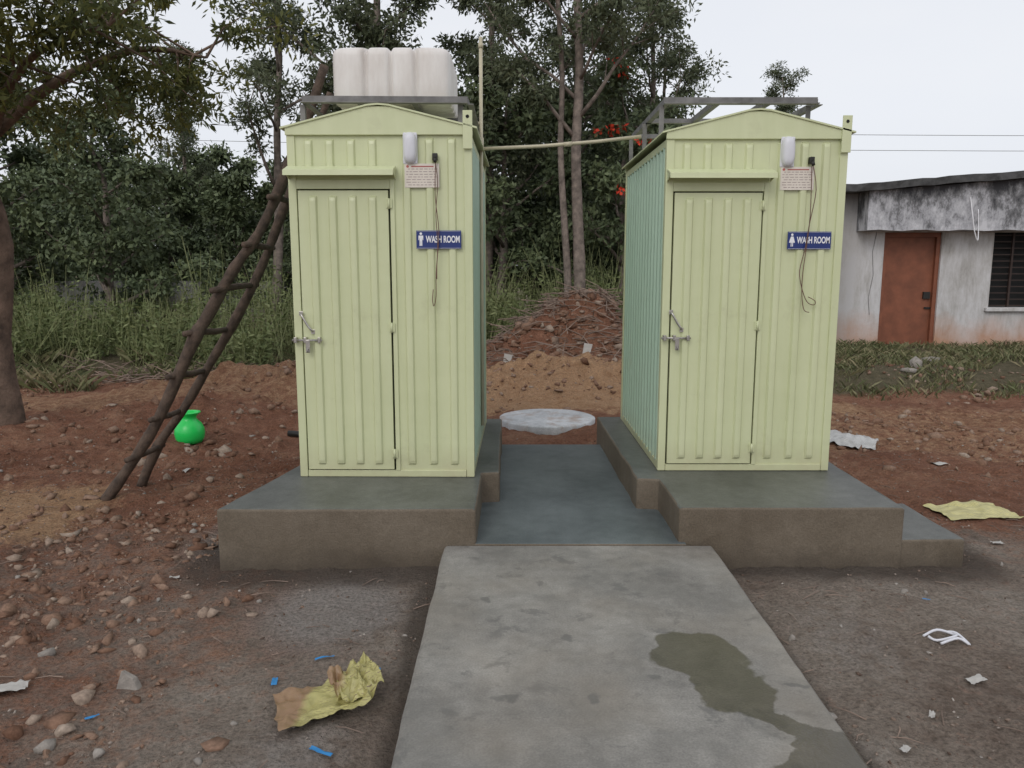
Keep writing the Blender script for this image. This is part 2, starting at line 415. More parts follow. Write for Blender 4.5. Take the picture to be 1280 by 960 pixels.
def capsule_light(x,z,parent):
    F=[];s=28;rings=8
    V_=[]
    for r in range(rings+1):
        ph=r/rings*math.pi/2; sc=math.cos(ph); dy=-.042*math.sin(ph)
        for k in range(s):
            t=2*math.pi*k/s
            cx=math.copysign(abs(math.cos(t))**.75,math.cos(t)); cz=math.copysign(abs(math.sin(t))**.62,math.sin(t))
            V_.append((x+.041*cx*sc**.6,-.012+dy,z+.09*cz*sc**.4))
    for r in range(rings):
        for k in range(s): F.append((r*s+k,r*s+(k+1)%s,(r+1)*s+(k+1)%s,(r+1)*s+k))
    mk('bulkhead_lamp',V_,F,M_white,parent,smooth=True)
    box('lamp_base',x-.043,x+.043,-.014,0,z-.090,z+.090,M_white,parent,bevel=.012)
def text(body,size,loc,mat,parent,ext=.0008,bold=.004):
    c=bpy.data.curves.new('txt','FONT'); c.body=body; c.size=size; c.extrude=ext; c.offset=bold*size*4
    c.align_x='CENTER'; c.align_y='CENTER'
    c.materials.append(mat)
    o=bpy.data.objects.new('lettering',c); o.location=loc; o.rotation_euler=(math.pi/2,0,0); link(o,parent); return o
def disc(name,cx,cz,r,y,mat,parent,s=20):
    V=[(cx+r*math.cos(2*math.pi*k/s),y,cz+r*math.sin(2*math.pi*k/s)) for k in range(s)]
    mk(name,V,[tuple(range(s))],mat,parent)
def flat(name,pts,y,mat,parent):
    mk(name,[(x,y,z) for x,z in pts],[tuple(range(len(pts)))],mat,parent)

def booth(name,loc,W,D,female,wirepts,rot=0):
    e=empty(name,loc); e.rotation_euler=(0,0,rot)
    H=2.10; PK=2.226; P=M_paint
    for nm,x0,x1,y0,y1 in (('corner_post_1',0,.048,0,.05),('corner_post_2',W-.048,W,0,.05),('corner_post_3',0,.05,D-.05,D),('corner_post_4',W-.05,W,D-.05,D)):
        box(nm,x0,x1,y0,y1,0,H-.045,P,e,bevel=.004)
    box('bottom_rail',.05,W-.05,.002,.04,0,.042,P,e,bevel=.003)
    box('side_rail_1',.003,.04,.052,D-.052,0,.05,P,e,bevel=.003); box('side_rail_2',W-.04,W-.003,.052,D-.052,0,.05,P,e,bevel=.003)
    box('top_rail_1',.003,.04,.052,D-.052,H-.09,H-.045,P,e,bevel=.003); box('top_rail_2',W-.04,W-.003,.052,D-.052,H-.09,H-.045,P,e,bevel=.003)
    ribbed('front_sheet',.625,W-.046,.040,H-.03,[.70,.835,.965],e,P,.010)
    ribbed('header_sheet',.046,.625,1.80,H-.03,[.125,.25,.375,.50],e,P,.011,m=.04)
    box('door_frame_right',.599,.626,-.002,.03,.04,1.80,P,e,bevel=.003)
    box('door_frame_top',.048,.599,-.001,.03,1.745,1.80,P,e,bevel=.003)
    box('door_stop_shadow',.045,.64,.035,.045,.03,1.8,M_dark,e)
    ribbed('door',.057,.588,.050,1.736,[.145,.262,.38,.497],e,P,-.006,m=.03)
    for nm,a in (('door_edge_1',(.057,.063,-.0065,.03,.050,1.736)),('door_edge_2',(.582,.588,-.0065,.03,.050,1.736)),('door_edge_3',(.063,.582,-.0065,.03,1.730,1.736)),('door_edge_4',(.063,.582,-.0065,.03,.050,.056))):
        box(nm,*a,P,e)
    for nm,y0,y1 in (('gable_front',-.012,.012),('gable_back',D-.012,D+.006)):
        poly=[(-.004,H-.05),(W+.004,H-.05),(W+.004,H),(W*.56,PK-.016),(W*.44,PK-.016),(-.004,H)]
        n=len(poly)
        V=[(x,y0,z) for x,z in poly]+[(x,y1,z) for x,z in poly]
        F=[tuple(range(n)),tuple(range(2*n-1,n-1,-1))]+[(i,n+i,n+(i+1)%n,(i+1)%n) for i in range(n)]
        mk(nm,V,F,P,e,bevel=.003)
    th=.010; pr=[(-.03,H-.006),(W*.44,PK-.006),(W*.5,PK),(W*.56,PK-.006),(W+.03,H-.006)]
    V=[(x,y,z) for y in (-.022,D+.03) for x,z in pr]; V+=[(x,y,z-th) for x,y,z in V]
    F=[(i,i+1,5+i+1,5+i) for i in range(4)]+[(10+5+i,10+5+i+1,10+i+1,10+i) for i in range(4)]+[(10+i,10+i+1,i+1,i) for i in range(4)]+[(5+i,5+i+1,15+i+1,15+i) for i in range(4)]+[(0,5,15,10),(4,14,19,9)]
    mk('roof_sheet',V,F,P,e)
    box('lifting_lug',W-.052,W+.004,-.022,-.013,H-.13,H+.085,P,e,bevel=.002)
    disc('lug_hole',W-.024,H+.05,.010,-.0235,M_dark,e)
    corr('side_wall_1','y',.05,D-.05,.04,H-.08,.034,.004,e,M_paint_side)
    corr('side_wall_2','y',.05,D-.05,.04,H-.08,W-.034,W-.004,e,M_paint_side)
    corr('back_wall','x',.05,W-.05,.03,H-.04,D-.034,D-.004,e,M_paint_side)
    prof=[(.0,1.872),(-.018,1.874),(-.115,1.842),(-.118,1.812),(-.110,1.812),(-.107,1.836),(0,1.864)]
    V=[(x,y,z) for x in (.004,.638) for y,z in prof]; k=len(prof)
    F=[tuple(range(k)),tuple(range(2*k-1,k-1,-1))]+[(i,k+i,k+(i+1)%k,(i+1)%k) for i in range(k)]
    mk('door_canopy',V,F,P,e)
    for i,x in enumerate((.006,.632)):
        mk('canopy_gusset_%d'%(i+1),[(x,0,1.864),(x,-.11,1.834),(x,0,1.80),(x+.004,0,1.864),(x+.004,-.11,1.834),(x+.004,0,1.80)],[(0,1,2),(5,4,3),(0,3,4,1),(1,4,5,2),(2,5,3,0)],P,e)
    for i,z in enumerate((1.66,.93,.15)):
        tube('hinge_%d'%(i+1),[(.593,-.014,z-.03),(.593,-.014,z+.03)],.008,P,e)
        box('hinge_leaf_%d'%(i+1),.575,.612,-.0115,-.0067,z-.025,z+.025,P,e)
    zl=.855
    tube('latch_bolt',[(-.005,-.034,zl),(.175,-.034,zl)],.0065,M_steel,e)
    for i,x in enumerate((.006,.065,.15)):
        box('latch_bracket_%d'%(i+1),x,x+.018,-.045,-.006,zl-.016,zl+.018,M_steel,e,bevel=.003)
    box('latch_hasp',.078,.104,-.046,-.040,zl-.075,zl+.004,M_steel,e,bevel=.004)
    tube('latch_staple',[(.091,-.02,zl-.05),(.091,-.055,zl-.05),(.091,-.055,zl-.07),(.091,-.02,zl-.07)],.004,M_steel,e)
    hp=smoothpts([(.052,-.008,1.015),(.058,-.035,1.005),(.092,-.038,.945),(.115,-.035,.915),(.12,-.008,.905)])
    tube('door_handle',hp,.007,M_steel,e)
    for i,(x,z) in enumerate([(.052,1.015),(.12,.905)]): box('handle_foot_%d'%(i+1),x-.012,x+.012,-.024,-.02,z-.014,z+.014,M_steel,e,bevel=.003)
    capsule_light(.725,1.975,e)
    box('switch_box',.855,.885,-.03,.0,1.905,1.945,M_black,e,bevel=.004)
    tube('bulb_holder',[(.87,-.028,1.918),(.872,-.045,1.895)],[.012,.010],M_black,e)
    box('notice_board',.69,.893,-.0105,-.0075,1.752,1.888,M_paper,e)
    r=random.Random(3)
    for j in range(8):
        z=1.872-j*.0150; x=.70+(.01 if j%3==1 else 0)
        if j==0: flat('notice_line',[(.73,z-.004),(.86,z-.004),(.86,z+.003),(.73,z+.003)],-.0112,M_red,e); continue
        while x<.870:
            w=r.uniform(.008,.028)
            flat('notice_word',[(x,z-.0018),(min(x+w,.883),z-.0018),(min(x+w,.883),z+.0018),(x,z+.0018)],-.0112,M_ink,e); x+=w+.007
    disc('notice_emblem',.708,1.872,.008,-.0113,M_red,e)
    sx0,sx1,sz0,sz1=.752,1.018,1.398,1.505
    box('sign_board',sx0,sx1,-.013,-.0085,sz0,sz1,M_blue,e,bevel=.001)
    y=-.0138
    for a in ((sx0+.003,sx1-.003,sz0+.003,sz0+.0045),(sx0+.003,sx1-.003,sz1-.0045,sz1-.003)):
        flat('sign_border',[(a[0],a[2]),(a[1],a[2]),(a[1],a[3]),(a[0],a[3])],y,M_signw,e)
    text('WASH ROOM',.047,(sx0+.158,-.0138,(sz0+sz1)/2),M_signw,e,bold=.007).scale=(.69,1.15,1)
    cx=sx0+.027; zt=sz1-.017
    disc('pictogram_head',cx,zt-.002,.0075,y,M_signw,e)
    if female:
        flat('pictogram_body',[(cx-.008,zt-.013),(cx+.008,zt-.013),(cx+.018,zt-.050),(cx-.018,zt-.050)],y,M_signw,e)
        flat('pictogram_leg_1',[(cx-.007,zt-.050),(cx-.002,zt-.050),(cx-.002,zt-.073),(cx-.007,zt-.073)],y,M_signw,e)
        flat('pictogram_leg_2',[(cx+.002,zt-.050),(cx+.007,zt-.050),(cx+.007,zt-.073),(cx+.002,zt-.073)],y,M_signw,e)
    else:
        flat('pictogram_body',[(cx-.014,zt-.013),(cx+.014,zt-.013),(cx+.014,zt-.04),(cx+.010,zt-.04),(cx+.008,zt-.022),(cx+.008,zt-.073),(cx+.001,zt-.073),(cx+.001,zt-.045),(cx-.001,zt-.045),(cx-.001,zt-.073),(cx-.008,zt-.073),(cx-.008,zt-.022),(cx-.010,zt-.04),(cx-.014,zt-.04)],y,M_signw,e)
    for i,w in enumerate(wirepts):
        tube('loose_wire_%d'%(i+1),smoothpts(w),.0026,M_wire,e,s=6)
    return e
lw=[[(.87,-.03,1.91),(.885,-.03,1.78),(.872,-.032,1.60),(.880,-.03,1.42),(.868,-.028,1.25),(.866,-.03,1.12),(.852,-.03,1.06),(.845,-.035,1.10),(.85,-.03,1.16)],
    [(.875,-.03,1.91),(.87,-.035,1.70),(.888,-.03,1.50),(.875,-.03,1.32),(.872,-.03,1.22)]]
rw=[[(.872,-.03,1.91),(.90,-.035,1.75),(.87,-.04,1.55),(.855,-.03,1.40),(.83,-.03,1.27),(.845,-.035,1.17),(.885,-.03,1.08),(.93,-.03,1.06),(.93,-.04,1.085),(.89,-.03,1.11)],
    [(.868,-.03,1.91),(.875,-.03,1.6),(.862,-.03,1.4),(.85,-.03,1.25),(.85,-.035,1.12),(.87,-.03,1.03),(.90,-.04,1.015)]]
B1=booth('toilet_cabin',(-1.318,4.65,.355),1.085,1.70,False,lw,rot=-.012)
B2=booth('toilet_cabin',(.932,4.79,.355),1.095,1.70,True,rw,rot=.0)

def angle(name,a,b_,parent,s=.035):
    a=Vector(a);b2=Vector(b_); d=(b2-a).normalized(); up=Vector((0,0,1)) if abs(d.z)<.9 else Vector((0,1,0))
    side=d.cross(up).normalized()*s; u=side.cross(d).normalized()*s; t=.14
    prof=[Vector((0,0,0)),side,side+u*t,side*t+u*t,side*t+u,u]
    V=[a+p for p in prof]+[b2+p for p in prof]; k=6
    F=[tuple(range(k-1,-1,-1)),tuple(range(k,2*k))]+[(i,(i+1)%k,k+(i+1)%k,k+i) for i in range(k)]
    mk(name,V,F,M_greysteel,parent)
def rframe(name,x0,x1,y0,y1,z,zr,dz=0):
    e=empty(name,(x0,y0,z)); w=x1-x0;d=y1-y0
    angle('front_bar',(0,0,0),(w,0,dz),e,.045); angle('back_bar',(0,d,0),(w,d,dz),e)
    angle('side_bar_1',(0,0,0),(0,d,0),e); angle('side_bar_2',(w,0,dz),(w,d,dz),e)
    angle('middle_bar',(0,d*.5,0),(w,d*.5,dz),e); angle('long_bar_1',(w*.33,0,0),(w*.33,d,0),e); angle('long_bar_2',(w*.66,0,0),(w*.66,d,0),e)
    i=1
    for x in (0.01,w-.03):
        for y in (.02,d*.5,d-.02):
            angle('leg_%d'%i,(x,y,zr-z),(x,y,0),e,.03); i+=1
    return e
rframe('tank_stand_frame',-1.255,-.265,4.80,6.05,2.612,2.46,-.005)
rframe('roof_frame',.93,1.875,4.93,6.2,2.630,2.46,0)
V=[];F=[]
hx,hy,rc=.36,.355,.05
plan=[]
def side(a,b2,nrm):
    for i in range(61):
        t=i/60; g=sum(math.exp(-((t-q)/.020)**2) for q in (.25,.5,.75))*.026
        bul=.010*(abs(math.sin(math.pi*t*4))**.6)
        plan.append((a[0]+(b2[0]-a[0])*t+nrm[0]*(bul-g),a[1]+(b2[1]-a[1])*t+nrm[1]*(bul-g),g/.026))
def corner(cx,cy,a0):
    for i in range(1,6):
        t=a0+math.pi/2*i/6; plan.append((cx+rc*math.cos(t),cy+rc*math.sin(t),0))
side((-hx+rc,-hy),(hx-rc,-hy),(0,-1)); corner(hx-rc,-hy+rc,-math.pi/2)
side((hx,-hy+rc),(hx,hy-rc),(1,0)); corner(hx-rc,hy-rc,0)
side((hx-rc,hy),(-hx+rc,hy),(0,1)); corner(-hx+rc,hy-rc,math.pi/2)
side((-hx,hy-rc),(-hx,-hy+rc),(-1,0)); corner(-hx+rc,-hy+rc,math.pi)
s=len(plan)
zz=[(0,.0),(0,.97),(.012,.99),(.03,1),(.10,1.0),(.20,1.0),(.265,1.0),(.285,.995),(.300,.982),(.312,.958),(.318,.93),(.320,.88),(.322,.5),(.323,.0001)]
for z,sc in zz:
    for x,y,g in plan: V.append((x*sc,y*sc,z-(.014*g if (z>.27 and sc>.85) else 0)))
for i in range(len(zz)-1):
    for k in range(s): F.append((i*s+k,i*s+(k+1)%s,(i+1)*s+(k+1)%s,(i+1)*s+k))
tank=empty('water_tank',(-.745,5.30,2.655)); mk('tank_body',V,F,M_tank,tank,smooth=True)
pe=empty('water_pipe')
tube('riser',[(-.215,5.52,.5),(-.215,5.52,1.6),(-.213,5.52,3.19)],.0125,M_pvc,pe)
tube('tee_joint',[(-.215,5.52,2.44),(-.215,5.52,2.53)],.019,M_pvc,pe,12)
tube('cross_pipe',[(-.215,5.52,2.455),(.2,5.53,2.475),(.6,5.55,2.51),(.90,5.56,2.545)],.0125,M_pvc,pe)
tube('branch',[(-.215,5.52,2.62),(-.34,5.50,2.66)],.011,M_pvc,pe)
tube('coupling',[(.36,5.54,2.487),(.42,5.54,2.492)],.017,M_pvc,pe,12)
tube('top_cap',[(-.213,5.52,3.12),(-.213,5.52,3.15)],.017,M_pvc,pe,12)

# ------------------------------------------------------------ ladder
le=empty('wooden_ladder')
Lp=[(-2.90,5.30,-.02),(-2.68,5.31,.28),(-2.47,5.33,.62),(-2.20,5.35,1.18),(-2.13,5.35,1.30),(-1.91,5.37,1.62),(-1.74,5.38,1.86),(-1.57,5.40,2.20),(-1.38,5.42,2.62),(-1.27,5.44,2.98)]
Rp=[(-2.84,5.66,-.02),(-2.66,5.66,.30),(-2.48,5.66,.60),(-2.24,5.66,.95),(-2.02,5.66,1.29),(-1.80,5.66,1.68),(-1.63,5.66,2.05),(-1.42,5.67,2.5),(-1.30,5.68,2.85)]
def jit(P,a=.018):
    return [(x+random.uniform(-a,a),y+random.uniform(-a,a),z+random.uniform(-a,a)) for x,y,z in P]
p,r=smoothpts(jit(Lp),[.042,.040,.038,.044,.040,.036,.034,.036,.032,.028]); tube('rail_1',p,[x*random.uniform(.85,1.15) for x in r],M_wood,le,10)
p,r=smoothpts(jit(Rp),[.036,.036,.033,.034,.033,.031,.030,.028,.026]); tube('rail_2',p,[x*random.uniform(.85,1.15) for x in r],M_wood,le,10)
def at(P,z):
    for a,b2 in zip(P,P[1:]):
        if a[2]<=z<=b2[2]:
            t=(z-a[2])/(b2[2]-a[2]); return Vector(a)*(1-t)+Vector(b2)*t
for i,z in enumerate((.32,.60,.90,1.20,1.50,1.80,2.12,2.5)):
    a=at(Lp,z);b2=at(Rp,z+random.uniform(-.02,.02)); d=(b2-a)
    a2=a-d*.30; b3=b2+d*.18
    V,F=tube_g([a2+Vector((-.03,0,-.01)),a,(a+b2)/2+Vector((0,0,random.uniform(-.01,.01))),b3],[.020,.024,.022,.018],8)
    mk('rung_%d'%(i+1),V,F,M_wood,le,smooth=True)

pr=[(0,.0),(.085,.0),(.105,.008),(.128,.05),(.135,.10),(.130,.14),(.108,.185),(.078,.215),(.066,.235),(.068,.25),(.088,.275),(.105,.285),(.108,.292),(.10,.295),(.08,.283),(.06,.25),(.058,.235),(.09,.19)]
V=[];F=[];s=40
for r,z in pr:
    for k in range(s):
        t=2*math.pi*k/s; V.append((max(r,.0005)*math.cos(t),max(r,.0005)*math.sin(t),z))
for i in range(len(pr)-1):
    for k in range(s): F.append((i*s+k,i*s+(k+1)%s,(i+1)*s+(k+1)%s,(i+1)*s+k))
mk('plastic_water_pot',V,F,M_pot,smooth=True,loc=(-3.01,7.03,float(gh(-3.01,7.03))-.008))

# ------------------------------------------------------------ block building
bm_,nt,b=newmat('stained_whitewash')
tc=N(nt,'ShaderNodeTexCoord'); sx=N(nt,'ShaderNodeSeparateXYZ'); nt.links.new(tc.outputs['Object'],sx.inputs[0])
mp=N(nt,'ShaderNodeMapping'); mp.inputs['Scale'].default_value=(2.2,2.2,.6); nt.links.new(tc.outputs['Object'],mp.inputs[0])
n1=noise(nt,1.6,9,.75,mp.outputs[0]); n2=noise(nt,1.1,8,.65)
c=ramp(nt,n1,[(.30,(.30,.28,.26)),(.44,(.46,.445,.43)),(.56,(.58,.57,.57)),(.72,(.66,.65,.66))])
lowm=math_(nt,'ADD',math_(nt,'MULTIPLY',sx.outputs[2],-1.7),math_(nt,'ADD',math_(nt,'MULTIPLY',n2,2.2),.35),True)
c=mix(nt,math_(nt,'MULTIPLY',lowm,.8),c,(.46,.22,.11))
him=math_(nt,'ADD',math_(nt,'MULTIPLY',sx.outputs[2],2.2),math_(nt,'SUBTRACT',math_(nt,'MULTIPLY',n1,3.0),7.2),True)
c=mix(nt,math_(nt,'MULTIPLY',him,.85),c,(.10,.10,.10))
leftm=math_(nt,'ADD',math_(nt,'MULTIPLY',sx.outputs[0],-2.5),math_(nt,'ADD',math_(nt,'MULTIPLY',n1,2.5),14.2),True)
c=mix(nt,math_(nt,'MULTIPLY',leftm,.5),c,(.22,.21,.20))
nt.links.new(c,b.inputs['Base Color']); b.inputs['Roughness'].default_value=.9; bump(nt,b,noise(nt,25,4),.4,.01)
M_wall=bm_
M_band,nt,b=newmat('mouldy_parapet')
tc=N(nt,'ShaderNodeTexCoord'); mp=N(nt,'ShaderNodeMapping'); mp.inputs['Scale'].default_value=(2.0,3,1.1); nt.links.new(tc.outputs['Object'],mp.inputs[0])
n1=noise(nt,1.5,10,.75,mp.outputs[0])
sx=N(nt,'ShaderNodeSeparateXYZ'); nt.links.new(tc.outputs['Object'],sx.inputs[0])
f=math_(nt,'ADD',n1,math_(nt,'MULTIPLY',math_(nt,'SUBTRACT',sx.outputs[2],2.62),-.22))
nt.links.new(ramp(nt,f,[(.38,(.05,.05,.055)),(.47,(.17,.17,.175)),(.53,(.36,.36,.38)),(.64,(.58,.58,.60))]),b.inputs['Base Color']); b.inputs['Roughness'].default_value=.9
M_roof=simple('dark_roof_slab',(.07,.07,.07),.9,0,.5,6,.5)
M_door=simple('rusty_brown_door',(.22,.075,.038),.6,0,.25,4)
M_grille=simple('window_grille',(.035,.02,.015),.6)
be=empty('whitewashed_building')
Y0=13.7
def zt(x): return 2.98+(x-5.6)*.078
def wallp(nm,x0,x1,z0,z1,y0=Y0,y1=Y0+.22,m=M_wall,tz=False):
    a,c=(zt(x0),zt(x1)) if tz else (z1,z1)
    V=[(x0,y0,z0),(x1,y0,z0),(x1,y1,z0),(x0,y1,z0),(x0,y0,a),(x1,y0,c),(x1,y1,c),(x0,y1,a)]
    mk(nm,V,[(0,3,2,1),(4,5,6,7),(0,1,5,4),(1,2,6,5),(2,3,7,6),(3,0,4,7)],m,be)
wallp('wall_1',5.75,6.53,-.3,2.24); wallp('wall_2',7.54,8.45,-.3,2.24); wallp('wall_3',6.53,7.54,-.3,.21); wallp('wall_4',8.45,9.95,-.3,.93); wallp('wall_5',9.95,14,-.3,2.24)
wallp('upper_wall',5.75,14,2.24,3,tz=True)
wallp('left_wall',5.75,5.97,-.3,3,Y0+.22,Y0+5,tz=True)
wallp('back_wall',5.97,14,-.3,3,Y0+4.8,Y0+5,tz=True)
V=[];F=[];m=40
for i in range(m+1):
    x=6.02+(14-6.02)*i/m; w1=.012*math.sin(i*2.3);
    V+=[(x,13.28,2.255+.012*math.sin(i*1.7)),(x,13.28+w1*.3,zt(x)-.11),(x,13.698,zt(x)-.11),(x,13.698,2.255)]
for i in range(m):
    for k in range(4): F.append((i*4+k,(i+1)*4+k,(i+1)*4+(k+1)%4,i*4+(k+1)%4))
F+= [(0,1,2,3),(m*4+3,m*4+2,m*4+1,m*4)]
mk('parapet_band',V,F,M_band,be)
V=[];F=[]
for i in range(m+1):
    x=5.5+(14.2-5.5)*i/m; w1=random.uniform(-.012,.012)
    V+=[(x,13.12+random.uniform(-.03,.03),zt(x)-.10+w1),(x,13.12+random.uniform(-.03,.03),zt(x)+.02+w1),(x,19,zt(x)+.02),(x,19,zt(x)-.10)]
for i in range(m):
    for k in range(4): F.append((i*4+k,(i+1)*4+k,(i+1)*4+(k+1)%4,i*4+(k+1)%4))
F+= [(0,1,2,3),(m*4+3,m*4+2,m*4+1,m*4)]
mk('roof_slab',V,F,M_roof,be)
box('door',6.60,7.47,13.80,13.85,.21,2.16,M_door,be)
for nm,a in (('door_frame_1',(6.532,6.60,13.74,13.86,.21,2.238)),('door_frame_2',(7.47,7.538,13.74,13.86,.21,2.238)),('door_frame_3',(6.60,7.47,13.74,13.86,2.16,2.238))): box(nm,*a,M_door,be)
box('door_lock',7.32,7.44,13.76,13.80,1.08,1.2,M_black,be); box('door_lock_bar',7.36,7.50,13.77,13.795,.9,.93,M_black,be)
box('window_dark',8.45,9.95,13.86,13.9,.93,2.24,M_dark,be)
for i in range(5):
    x=8.452+i*.366; box('window_mullion_%d'%(i+1),x,x+.035,13.76,13.80,.932,2.238,M_grille,be)
for i in range(12):
    z=.95+i*.112; box('window_bar_%d'%(i+1),8.455,9.945,13.775,13.785,z,z+.018,M_grille,be)
box('window_sill',8.38,10.0,13.62,13.70,.86,.925,M_wall,be,bevel=.01)
tube('drain_pipe',smoothpts([(7.72,13.27,2.8),(7.74,13.2,2.5),(7.78,13.18,2.25),(7.86,13.2,2.08),(7.89,13.25,2.25),(7.87,13.27,2.6)]),.009,M_signw,be,6)
cr=[(6.38,13.694,2.24),(6.33,13.694,1.9),(6.37,13.694,1.5),(6.31,13.694,1.1),(6.35,13.694,.8)]
tube('plaster_crack',cr,.004,M_greysteel,be,4)
box('compound_wall',-14,-3.6,18.6,18.8,-.2,1.30,M_wall)
pl=empty('power_line')
def wire(nm,a,b2,sag):
    P=[]
    for i in range(25):
        t=i/24; p=Vector(a)*(1-t)+Vector(b2)*t; p.z-=sag*4*t*(1-t); P.append(p)
    tube(nm,P,.007,M_greysteel,pl,5)
wire('conductor_1',(-34,25,6.9),(32,19.5,4.9),.5)
wire('conductor_2',(-34,25,6.4),(32,19.5,4.55),.5)
tube('pole',[(32,19.5,-.2),(32,19.5,6)],[.14,.10],M_band,pl,12); tube('cross_arm',[(31.5,19.5,4.9),(32.5,19.5,4.9)],.05,M_greysteel,pl,6)

# ------------------------------------------------------------ vegetation
def leaves(C,Rr,n,L,Wd,rg,flatz=.65,down=.3):
    k=len(C); idx=np.repeat(np.arange(k),n); m=len(idx)
    d=rg.normal(size=(m,3)); d/=np.linalg.norm(d,axis=1)[:,None]
    rad=rg.random(m)**.55
    off=d*rad[:,None]*Rr[idx][:,None]; off[:,2]*=flatz
    p=C[idx]+off
    a=rg.normal(size=(m,3))+d*.6; a[:,2]-=down; a/=np.linalg.norm(a,axis=1)[:,None]
    q=rg.normal(size=(m,3)); bb=np.cross(a,q); bb/=np.linalg.norm(bb,axis=1)[:,None]
    l=L*rg.uniform(.6,1.3,m)[:,None]; w=Wd*rg.uniform(.6,1.3,m)[:,None]
    V=np.stack([p,p+a*l*.45+bb*w*.5,p+a*l,p+a*l*.45-bb*w*.5],1).reshape(-1,3)
    Q=np.arange(m*4).reshape(-1,4)
    cl=rg.random(k)
    rnd=np.clip(.55*rg.random(m)+.45*cl[idx],0,1)
    return V,Q,rnd
def gen_tree(nm,seed,H,r0,base,spread,n1,n2,cr,nl,L,Wd,lmat,bmat=None,lean=(0,0),flatz=.65,up=.7,extra_limbs=None,fork=False):
    rg=np.random.default_rng(seed); rd=random.Random(seed)
    parts=[];cl=[];cr_=[]
    K=9; tp=[]
    for i in range(K):
        t=i/(K-1); tp.append(Vector((lean[0]*t+rd.uniform(-.10,.10)*min(1,i)*(.5+t),lean[1]*t+rd.uniform(-.10,.10)*min(1,i)*(.5+t),H*.93*t-.15*(i==0))))
    tr=[r0*(1.25 if i==0 else 1)*(1-.82*i/(K-1)) for i in range(K)]
    p,r=smoothpts(tp,tr,3); parts.append(tube_g(p,[x*rd.uniform(.93,1.08) for x in r],10))
    if fork:
        q=[Vector((v.x-.16-.1*i/3,v.y+.1,v.z)) for i,v in enumerate(tp[:7])]; pp,rr=smoothpts(q,[x*.62 for x in tr[:7]],3); parts.append(tube_g(pp,rr,7))
    def tat(h):
        u=min(max(h/(H*.93),0),.999)*(K-1); i=int(u); f=u-i; return tp[i]*(1-f)+tp[i+1]*f, tr[i]*(1-f)+tr[i+1]*f
    az=rd.random()*6
    for i in range(n1):
        h=base+(H*.93-base)*(i+.3)/n1; s,rs=tat(h); az+=2.4+rd.uniform(-.5,.5)
        rel=(h-base)/(H-base)
        ln=spread*(1-.55*rel)*rd.uniform(.55,1.2)*(0.75+.25*math.sin(3.14*min(1,rel*2+.2)))
        limbs=[s]; d=Vector((math.cos(az),math.sin(az),up*rd.uniform(.6,1.3))).normalized()
        for j in range(4):
            d=(d+Vector((rd.uniform(-.25,.25),rd.uniform(-.25,.25),rd.uniform(-.12,.22)))).normalized()
            limbs.append(limbs[-1]+d*ln/4)
        rl=[rs*.5,rs*.42,rs*.33,rs*.24,rs*.12]; parts.append(tube_g(limbs,[max(x,.008) for x in rl],6))
        cl.append(limbs[-1]); cr_.append(cr*rd.uniform(.7,1.2))
        for j in range(n2):
            u=rd.uniform(.3,1)*3.99; k=int(u); s2=limbs[k].lerp(limbs[k+1],u-k)
            d2=(d*.5+Vector((rd.uniform(-1,1),rd.uniform(-1,1),rd.uniform(-.5,.8)))).normalized()
            l2=ln*rd.uniform(.2,.45); e2=s2+d2*l2; mid=s2.lerp(e2,.5)+Vector((0,0,.05))
            parts.append(tube_g([s2,mid,e2],[max(rs*.16,.008),max(rs*.1,.006),.005],4,False))
            cl.append(e2); cr_.append(cr*rd.uniform(.5,1.15))
            if rd.random()<.5: cl.append(mid); cr_.append(cr*rd.uniform(.3,.7))
    if extra_limbs:
        for pts in extra_limbs:
            pts=[Vector(q) for q in pts]; pp,rr=smoothpts(pts,[r0*.45*(1-.85*i/(len(pts)-1)) for i in range(len(pts))],4)
            parts.append(tube_g(pp,rr,7)); m=len(pp)
            for q in range(int(m*1.8)):
                s2=pp[rd.randint(int(m*.35),m-1)]
                e2=s2+Vector((rd.uniform(-.8,.8),rd.uniform(-.8,.8),rd.uniform(-.65,.6)))
                parts.append(tube_g([s2,s2.lerp(e2,.5)+Vector((0,0,.08)),e2],[.014,.009,.004],4,False))
                cl.append(e2); cr_.append(cr*rd.uniform(.5,1.0)); cl.append(s2.lerp(e2,.6)); cr_.append(cr*rd.uniform(.3,.6))
    V,F=join_mesh(parts)
    wood=bpy.data.meshes.new(nm+'_wood'); wood.from_pydata([tuple(v) for v in V],[],F); wood.update(); wood.materials.append(bmat or M_bark)
    wood.polygons.foreach_set('use_smooth',[True]*len(wood.polygons))
    C=np.array([tuple(c) for c in cl]); LV,LQ,rn=leaves(C,np.array(cr_),nl,L,Wd,rg,flatz)
    lm=quadmesh(nm+'_leaves',LV,LQ,lmat,rn)
    return wood,lm,C
def place(name,data,loc,rot=0,sc=1,parent=None,scz=None):
    if parent is None: e=empty(name,loc)
    else: e=bpy.data.objects.new(name,None); e.location=loc; link(e,parent)
    e.rotation_euler=(0,0,rot); e.scale=(sc,sc,scz or sc)
    for n_,m in (('trunk',data[0]),('foliage',data[1])):
        o=bpy.data.objects.new(n_,m); link(o,e)
    return e
TA=gen_tree('ta',11,10.5,.13,3.7,2.5,18,7,.44,100,.115,.042,M_leaf,fork=True,up=.9)
TB=gen_tree('tb',23,11,.15,2.8,2.8,20,7,.48,92,.13,.052,M_leaf,up=.7)
TC=gen_tree('tc',37,10.5,.12,3.2,2.3,16,6,.40,88,.125,.042,M_leaf,lean=(.5,0),up=1.1)
TD=gen_tree('td',41,6.0,.14,1.0,2.6,17,6,.52,78,.15,.075,M_leafd,up=.5)
